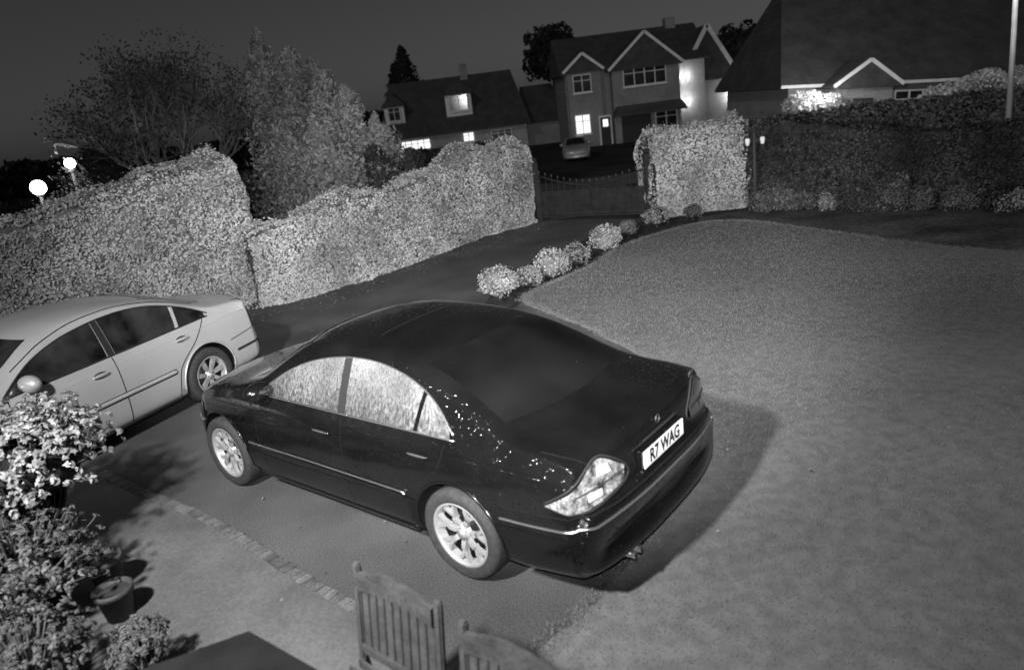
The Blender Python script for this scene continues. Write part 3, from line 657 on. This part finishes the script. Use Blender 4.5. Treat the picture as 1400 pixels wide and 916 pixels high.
arch=[(2.08,.965),(1.92,1.06),(1.72,1.165),(1.5,1.245),(1.25,1.30),(1.0,1.325),(.75,1.322),(.5,1.285),(.3,1.225),(.14,1.14),(-.02,1.0)]
archc=catmull(arch[::-1],80)
def az(x):return float(np.interp(x,archc[:,0],archc[:,1]))
def zb(x):return .972-.008*x
def sidewin(xb0,xt0,xb1,xt1,sg,m,az=az,zb=zb):
    b_=[(x,zb(x)) for x in np.linspace(xb0,xb1,12)];t_=[(x,max(az(x),zb(x)+.002)) for x in np.linspace(xt0,xt1,12)]
    patch("side_window",b_,t_,side(sg),m)
for sg in(1,-1):
    mw=M['wet'] if sg>0 else M['glass']
    sidewin(2.06,2.06,1.10,1.10,sg,mw);sidewin(1.02,1.02,.33,.28,sg,mw);sidewin(.295,.245,.01,.01,sg,mw)
    patch("pillar_trim",[(1.10,zb(1.1)),(1.02,zb(1))],[(1.10,az(1.1)),(1.02,az(1.02))],side(sg),M['rubber'],.006,4,8)
    line("window_chrome",[(2.1,zb(2.1)-.008),(1,zb(1)-.008),(-.03,zb(0)-.004)],side(sg),.007,M['chrome'],.004)
    line("window_surround",arch,side(sg),.006,M['chrome'],.003,60)
    line("side_moulding_chrome",[(2.28,.525),(1.4,.53),(.44,.53)],side(sg),.007,M['chrome'],.010)
    line("side_moulding",[(2.28,.50),(1.4,.505),(.44,.505)],side(sg),.026,M['black'],-.006)
    line("sill_trim",[(2.3,.23),(1.4,.225),(.42,.23)],side(sg),.03,M['black'],-.004)
    for pts in([(2.12,.93),(2.14,.6),(2.10,.27)],[(1.06,.93),(1.06,.6),(1.05,.27)],[(.05,.93),(.13,.75),(.38,.55),(.44,.3)]):
        line("door_gap",pts,side(sg),.003,M['well'],-0.001)
    line("shoulder_crease",[(2.9,.80),(1.5,.835),(.3,.86),(-.7,.88)],side(sg),.006,M['black'],-.003)
    for ax in(0,2.715):
        line("arch_lip",[(ax+.372*math.cos(t),.325+.372*math.sin(t)) for t in np.linspace(-.15,math.pi+.15,14)],side(sg),.012,M['black'],-.005,40)
    for hx,hz in((1.27,.805),(.27,.83)):
        q,n_=cast((hx,3*sg,hz),(0,-sg,0),.012)
        ellips("door_handle",q,(.10,.016,.022),M['black'],ca);ellips("handle_chrome",q+Vector((0,.012*sg,.006)),(.085,.008,.007),M['chrome'],ca)
    q,n_=cast((1.93,3*sg,.985),(0,-sg,0),.09)
    ellips("mirror",q+Vector((0,.03*sg,0)),(.075,.12,.078),M['black'],ca);beam("mirror_arm",q-Vector((0,.11*sg,.04)),q-Vector((0,-.02*sg,.02)),.06,.04,M['black'],ca)
    D=diag(sg);u=.045
    patch("tail_lamp",[(-.09,.70+u),(.03,.68+u),(.16,.668+u),(.38,.71+u)],[(-.09,.706+u),(.07,.83+u*.8),(.22,.945+u*.3),(.39,.80+u)],D,M['lamp'] if sg>0 else M['lampd'],.012,30,16)  # left lens coloured paler to paint in bounced-back light, right copy dark
    line("tail_lamp_rim",[(-.10,.70+u),(.03,.673+u),(.16,.66+u),(.39,.705+u),(.40,.80+u),(.225,.955+u*.3),(.06,.84+u*.8),(-.10,.71+u)],D,.007,M['rubber'],.006,60)
    line("tail_lamp_divider",[(.05,.765+u),(.2,.77+u),(.38,.775+u)],D,.005,M['rubber'],.014,20)
    patch("painted_lamp_return_patch",[(.13,.71+u),(.22,.712+u)],[(.13,.75+u),(.22,.752+u)],D,M['lampreturn'] if sg>0 else M['lampd'],.016,8,6)  # pale left patches paint in the bright return of the lens
    patch("painted_lamp_return_patch",[(.2,.83+u),(.29,.82+u)],[(.2,.88+u),(.27,.875+u)],D,M['lampreturn'] if sg>0 else M['lampd'],.016,8,6)
    patch("head_lamp",[(3.25,.60),(3.0,.62)],[(3.22,.70),(3.02,.72)],side(sg),M['lamp'],.006,8,6)
patch("rear_window",[(-.66,1.085),(-.3,1.09),(.3,1.09),(.66,1.085)],[(-.57,1.34),(-.25,1.378),(.25,1.378),(.57,1.34)],back,M['glassr'],.004,30,20)
patch("windscreen",[(-.62,1.0),(0,1.01),(.62,1.0)],[(-.52,1.34),(0,1.37),(.52,1.34)],front,M['glass'],.005,24,16)
near("boot_gap",[(-.66,.76,1.02),(-.88,.72,.985),(-1.0,.60,.86),(-1.0,.45,.72)],.003,M['well'],0)
near("boot_gap",[(-.66,-.76,1.02),(-.88,-.72,.985),(-1.0,-.60,.86),(-1.0,-.45,.72)],.003,M['well'],0)
near("bumper_chrome",[(-.38,.88,.57),(-.6,.88,.585),(-.9,.84,.615),(-1.05,.6,.635),(-1.1,.2,.64),(-1.1,-.2,.64),(-1.05,-.6,.635),(-.9,-.84,.615),(-.5,-.88,.58)],.008,M['chrome'],.006,80)
near("bumper_step",[(-.38,.88,.64),(-.88,.84,.69),(-1.05,.6,.71),(-1.1,0,.715),(-1.05,-.6,.71),(-.88,-.84,.69)],.006,M['well'],0,70)
near("front_chrome",[(3.08,.88,.56),(3.3,.75,.56),(3.5,.3,.56),(3.5,-.3,.56),(3.3,-.75,.56)],.008,M['chrome'],.006,50)
patch("boot_handle",[(-.22,.885),(.22,.885)],[(-.22,.90),(.22,.90)],back,M['disc'],.016,10,3)
q=back(0,.945,.012);lathe("badge",[(.024,-.003),(.029,0),(.024,.003)],M['disc'],ca,24,'y',(0,0,0)).data.transform(Matrix.Translation(q)@Matrix.Rotation(math.pi/2,4,'Z'))
qx=back(0,.79,0).x-.035
box("plate_plinth",qx+.012,qx+.05,-.28,.28,.725,.855,M['black'],ca,.008)
box("number_plate",qx,qx+.010,-.26,.26,.735,.845,M['plate'],ca,.003)
t=bpy.data.curves.new("txt","FONT");t.body="R7 WAG";t.size=.105;t.align_x='CENTER';t.align_y='CENTER';t.extrude=.001;t.offset=.003
to=bpy.data.objects.new("txt",t);COL.objects.link(to);bpy.context.view_layer.update()
me=bpy.data.meshes.new_from_object(to.evaluated_get(bpy.context.evaluated_depsgraph_get()));bpy.data.objects.remove(to)
me.materials.clear();me.materials.append(M['ink']);me.transform(Matrix.Scale(1.15,4,(0,1,0)))
me.transform(Matrix.Translation((qx-.002,0,.79))@Matrix(((0,0,-1,0),(-1,0,0,0),(0,1,0,0),(0,0,0,1))))
o=bpy.data.objects.new("plate_characters",me);COL.objects.link(o);o.parent=ca
for y in(.42,.49):
    lathe("exhaust_tip",[(.016,-.03),(.021,-.03),(.024,.08)],M['chrome'],ca,20,'y',(0,0,0)).data.transform(Matrix.Translation((-1.03,y,.29))@Matrix.Rotation(-math.pi/2,4,'Z'))
for x in(0,2.715):
    for sg in(1,-1):wheel("wheel",x,.765*sg,sg,.318,ca,7,'split',.225)
for xs_ in(1.45,.95):line("sunroof_gap",[(0,0),(1,1)],lambda a,b,off:cast((xs_,-.4+.8*a,4),(0,0,-1),-.001)[0],.0035,M['well'],0,20)

# ---- silver saloon
def bendB(x,y,z):
    a=abs(y)/.88
    x2=x-.34*smooth((x-2.8)/.8)*a**2.3+.20*smooth((-.3-x)/.7)*a**2.4
    g_=smooth((z-.95)/.14)
    if x>1.2:x2-=.18*g_*smooth((x-1.2)/.5)*(abs(y)/.7)**2*(1-smooth((x-2.6)/.3))
    if x<.9:x2+=.14*g_*smooth((.9-x)/.5)*(abs(y)/.7)**2*smooth((x+.8)/.4)
    return (x2,y,z)
TB=[(-1.02,.36,.48,.44,.66,.03),(-1.04,.29,.60,.55,.77,.03),(-1.02,.25,.70,.65,.83,.03),(-.99,.23,.78,.72,.85,.03),(-.965,.22,.92,.86,.865,.035),(-.93,.21,1.02,.95,.87,.035),(-.80,.20,1.06,.97,.878,.045),(-.62,.20,1.075,.972,.885,.045),
(-.45,.195,1.11,.97,.89,.055),(-.2,.19,1.20,.968,.893,.07),(.08,.19,1.31,.963,.895,.085),(.38,.19,1.39,.957,.896,.09),(.8,.19,1.438,.95,.897,.085),(1.2,.19,1.445,.94,.897,.085),(1.52,.19,1.42,.93,.897,.08),(1.8,.19,1.35,.922,.896,.07),
(2.12,.19,1.19,.912,.895,.06),(2.45,.19,1.03,.90,.893,.05),(2.65,.19,.98,.885,.89,.05),(2.95,.20,.93,.85,.88,.05),(3.25,.21,.86,.79,.86,.05),(3.5,.22,.77,.71,.82,.045),(3.62,.24,.66,.60,.77,.04),(3.67,.29,.52,.47,.7,.03)]
cb=empty("parked_car",(-4.30,8.43,0),4.26)
body,bv=build_body(TB,(0,2.754),.372,M['silver'],cb,bendB)
side,back,front,diag,patch,line,near,cast=car_tools(bv,cb)
archB=[(2.18,.96),(2.0,1.07),(1.78,1.18),(1.5,1.265),(1.25,1.305),(1.0,1.325),(.72,1.322),(.45,1.285),(.2,1.21),(0,1.125),(-.2,1.01)]
archc=catmull(archB[::-1],80)
zbB=lambda x:.985-.014*x
for sg in(1,-1):
    sidewin(2.15,2.15,1.14,1.12,sg,M['glass'],az,zbB);sidewin(1.05,1.04,.28,.22,sg,M['glass'],az,zbB);sidewin(.235,.175,-.15,-.15,sg,M['glass'],az,zbB)
    patch("pillar_trim",[(1.13,zbB(1.1)),(1.055,zbB(1))],[(1.115,az(1.1)),(1.045,az(1.02))],side(sg),M['rubber'],.0055,4,8)
    line("window_seal",[(2.2,zbB(2.1)-.008),(1,zbB(1)-.008),(-.18,zbB(0)-.002)],side(sg),.009,M['rubber'],.004)
    line("window_surround",archB,side(sg),.008,M['rubber'],.003,60)
    line("side_moulding",[(2.3,.53),(1.4,.54),(.46,.545)],side(sg),.024,M['silver'],-.004);line("moulding_shadow_gap",[(2.3,.503),(1.4,.513),(.46,.518)],side(sg),.005,M['well'],.001)
    line("moulding_shadow_gap",[(2.3,.558),(1.4,.568),(.46,.573)],side(sg),.004,M['well'],.001)
    line("sill_trim",[(2.3,.225),(1.4,.22),(.42,.225)],side(sg),.03,M['rubber'],-.004)
    for pts in([(2.16,.93),(2.18,.6),(2.14,.24)],[(1.10,.95),(1.10,.6),(1.09,.24)],[(-.10,.97),(.10,.78),(.39,.55),(.46,.26)]):
        line("door_gap",pts,side(sg),.005,M['well'],0.0)
    line("shoulder_crease",[(3.0,.80),(1.5,.85),(.3,.88),(-.7,.90)],side(sg),.007,M['silver'],-.003)
    for ax in(0,2.754):line("arch_lip",[(ax+.385*math.cos(t),.325+.385*math.sin(t)) for t in np.linspace(-.1,math.pi+.1,14)],side(sg),.014,M['silver'],-.004,40)
    for hx,hz in((1.3,.83),(.28,.855)):
        q,n_=cast((hx,3*sg,hz),(0,-sg,0),.004);ellips("handle_recess",q,(.075,.008,.035),M['disc'],cb);ellips("door_handle",q+Vector((0,.02*sg,.004)),(.095,.016,.018),M['silver'],cb)
    q,n_=cast((1.98,3*sg,.99),(0,-sg,0),.09);ellips("mirror",q+Vector((0,.03*sg,0)),(.08,.125,.08),M['silver'],cb);beam("mirror_arm",q-Vector((0,.12*sg,.04)),q-Vector((0,-.02*sg,.02)),.06,.04,M['rubber'],cb)
    D=diag(sg)
    patch("tail_lamp",[(-.05,.72),(.1,.71),(.22,.72)],[(.0,.9),(.12,.92),(.24,.9)],D,M['lampd'],.008,20,10)
    patch("head_lamp",[(3.42,.60),(3.1,.64)],[(3.38,.71),(3.05,.74)],side(sg),M['lamp'],.006,8,6)
patch("rear_window",[(-.60,1.10),(0,1.115),(.60,1.10)],[(-.50,1.35),(0,1.385),(.50,1.35)],back,M['glass'],.005,30,16)
patch("windscreen",[(-.64,1.0),(0,1.01),(.64,1.0)],[(-.53,1.33),(0,1.37),(.53,1.33)],front,M['glass'],.005,24,16)
near("boot_gap",[(-.65,.74,1.04),(-.85,.72,1.0),(-.98,.60,.86),(-1.0,.55,.70)],.005,M['well'],0)
near("bumper_gap",[(-.38,.9,.62),(-.85,.84,.66),(-1.03,.6,.67),(-1.08,0,.67),(-1.03,-.6,.67)],.005,M['well'],0,70)
near("bumper_strip",[(-.45,.9,.47),(-.85,.84,.475),(-1.03,.6,.48),(-1.08,0,.48),(-1.03,-.6,.48)],.016,M['rubber'],0,70)
lathe("exhaust_tip",[(.024,-.03),(.03,-.03),(.033,.08)],M['chrome'],cb,20,'y',(0,0,0)).data.transform(Matrix.Translation((-1.03,.5,.24))@Matrix.Rotation(-math.pi/2,4,'Z'))
for x in(0,2.754):
    for sg in(1,-1):wheel("wheel",x,.79*sg,sg,.322,cb,7,'plain',.215)
near("roof_gutter",[(2.0,.70,1.16),(1.6,.66,1.31),(1.2,.62,1.38),(.7,.61,1.385),(.3,.64,1.31),(-.15,.68,1.17)],.006,M['well'],.0,50)
def copytree(src,parent):
    n_=src.copy();COL.objects.link(n_);n_.parent=parent
    for c in list(src.children):copytree(c,n_)
    return n_
cc=copytree(cb,None);cc.location=(5.9,51,-1.2);cc.rotation_euler=(0,0,-math.pi/2-.1)

# ------------------------------------------------------------------ garden furniture
def chair(cx,cy,ang):
    e=empty("garden_chair",(cx,cy,.012),ang)
    W=.27
    for sx in(-1,1):
        beam("back_stile",(sx*W,.06,0),(sx*W,.0,.45),.045,.03,M['wood'],e);beam("back_stile",(sx*W,.0,.44),(sx*W,.07,.935),.045,.03,M['wood'],e,.008)
        beam("front_leg",(sx*W,-.44,0),(sx*W,-.42,.43),.045,.035,M['wood'],e)
    V=[];n=13
    for k in range(n):
        f=k/(n-1);x=(-W+.022)+(2*W-.044)*f;zt=.90+.03*math.sin(math.pi*f);zl=.815+.01*math.sin(math.pi*f);yb=.062+.02*math.sin(math.pi*f)
        V+=[(x,yb,zt),(x,yb-.022,zt),(x,yb-.034,zl),(x,yb-.012,zl)]
    Fc=[(4*k+q,4*k+(q+1)%4,4*k+4+(q+1)%4,4*k+4+q) for k in range(n-1) for q in range(4)]+[(0,1,2,3),(4*n-4,4*n-3,4*n-2,4*n-1)]
    fixn(mesh_obj("top_rail",V,Fc,M['wood'],e))
    beam("lower_rail",(-W,.005,.50),(W,.005,.50),.022,.05,M['wood'],e)
    for k in range(9):
        x=-W+.05+(2*W-.1)*k/8
        beam("back_slat",(x,.010,.51),(x,.058,.83),.048,.014,M['wood'],e,.003)
    for k in range(8):
        y=-.42+k*.056;beam("seat_slat",(-W,y,.43),(W,y,.43),.016,.048,M['wood'],e,.003)
    beam("seat_rail",(-W,-.40,.40),(W,-.40,.40),.02,.05,M['wood'],e)
a1=math.atan2(2.59-2.97,-.44+.87)
chair(-.70,2.72,a1);chair(-.185,2.22,a1)
tb=empty("garden_table")
A=Vector((-1.38,2.84));poly=[A]
ang=math.atan2(-.62,.78);pt=A.copy()
for k in range(5):
    pt=pt+Vector((math.cos(ang),math.sin(ang)))*.62;poly.append(pt.copy());ang-=math.pi/3
V=[(q.x,q.y,.73) for q in poly]+[(q.x,q.y,.70) for q in poly]
fixn(mesh_obj("table_top",V,[tuple(range(6)),tuple(range(11,5,-1))]+[(k,(k+1)%6,6+(k+1)%6,6+k) for k in range(6)],M['table'],tb))
cen=sum(poly,Vector((0,0)))/6
for k in(0,1,3,4):
    q=cen+(poly[k]-cen)*.75;beam("table_leg",(q.x,q.y,.01),(q.x,q.y,.70),.06,.06,M['table'],tb)

# ------------------------------------------------------------------ foreground plants
def rosettes(name,c,rad,nro,nl,size,m):
    e=empty(name);c=np.array(c);rad=np.array(rad)
    D=RNG.normal(0,1,(nro,3));D/=np.linalg.norm(D,axis=1)[:,None];D[:,2]=np.where(D[:,2]<-.3,-D[:,2],D[:,2])
    C=c+D*rad*RNG.uniform(.7,1.12,(nro,1));Pp=[];Nn=[]
    for i in range(nro):
        ax=D[i]+np.array([0,0,.6]);ax/=np.linalg.norm(ax)
        E=RNG.normal(0,1,(nl,3));E-=np.outer(E@ax,ax)*.75;E/=np.linalg.norm(E,axis=1)[:,None]
        Pp.append(C[i]+E*size*.95);Nn.append(ax+E*.5)
    leaves("leaves",np.concatenate(Pp),np.concatenate(Nn),size,m,e,.25,.45)
    for i in range(0,nro,4):tube("stem",[(c[0],c[1],.05),tuple((C[i]+c)/2-np.array([0,0,.1])),tuple(C[i])],[.014,.009,.005],M['bark'],e,4)
    return e
e=rosettes("leafy_shrub",(-3.62,4.85,.88),(.58,.66,.40),620,11,.022,M['leafb'])
ellips("branches",(-3.62,4.85,.82),(.36,.42,.26),M['cored'],e,3)
e=rosettes("leafy_shrub",(-3.3,4.05,.45),(.5,.5,.36),480,10,.018,M['leafm'])
ellips("branches",(-3.3,4.05,.38),(.32,.32,.22),M['cored'],e,3)
e=rosettes("low_shrub",(-2.9,3.4,.30),(.38,.34,.26),300,9,.016,M['leafm'])
rosettes("potted_plant",(-2.3,3.45,.25),(.16,.18,.16),130,9,.014,M['leafm'])
def pot(x,y,R_,h):
    e=empty("plant_pot",(x,y,.012))
    lathe("pot",[(0,0),(R_*.68,0),(R_*.9,h*.8),(R_*1.02,h*.8),(R_*1.04,h),(R_*.92,h),(R_*.86,h*.82),(0,h*.8)],M['pot'],e,32,'z')
    lathe("soil",[(0,h*.86),(R_*.9,h*.86)],M['soil'],e,24,'z')
pot(-2.78,4.1,.12,.22);pot(-2.98,4.4,.12,.28);pot(-2.3,3.45,.11,.13)
pl=empty("wooden_planter")
for k in range(3):beam("plank",(-2.95,3.75,.08+.10*k),(-2.45,2.95,.08+.10*k),.03,.09,M['wood'],pl)
beam("plank",(-2.95,3.75,.16),(-3.4,3.4,.16),.03,.28,M['wood'],pl)
for q in((-2.95,3.75),(-2.45,2.95)):beam("corner_post",(q[0],q[1],0),(q[0],q[1],.36),.05,.05,M['wood'],pl)
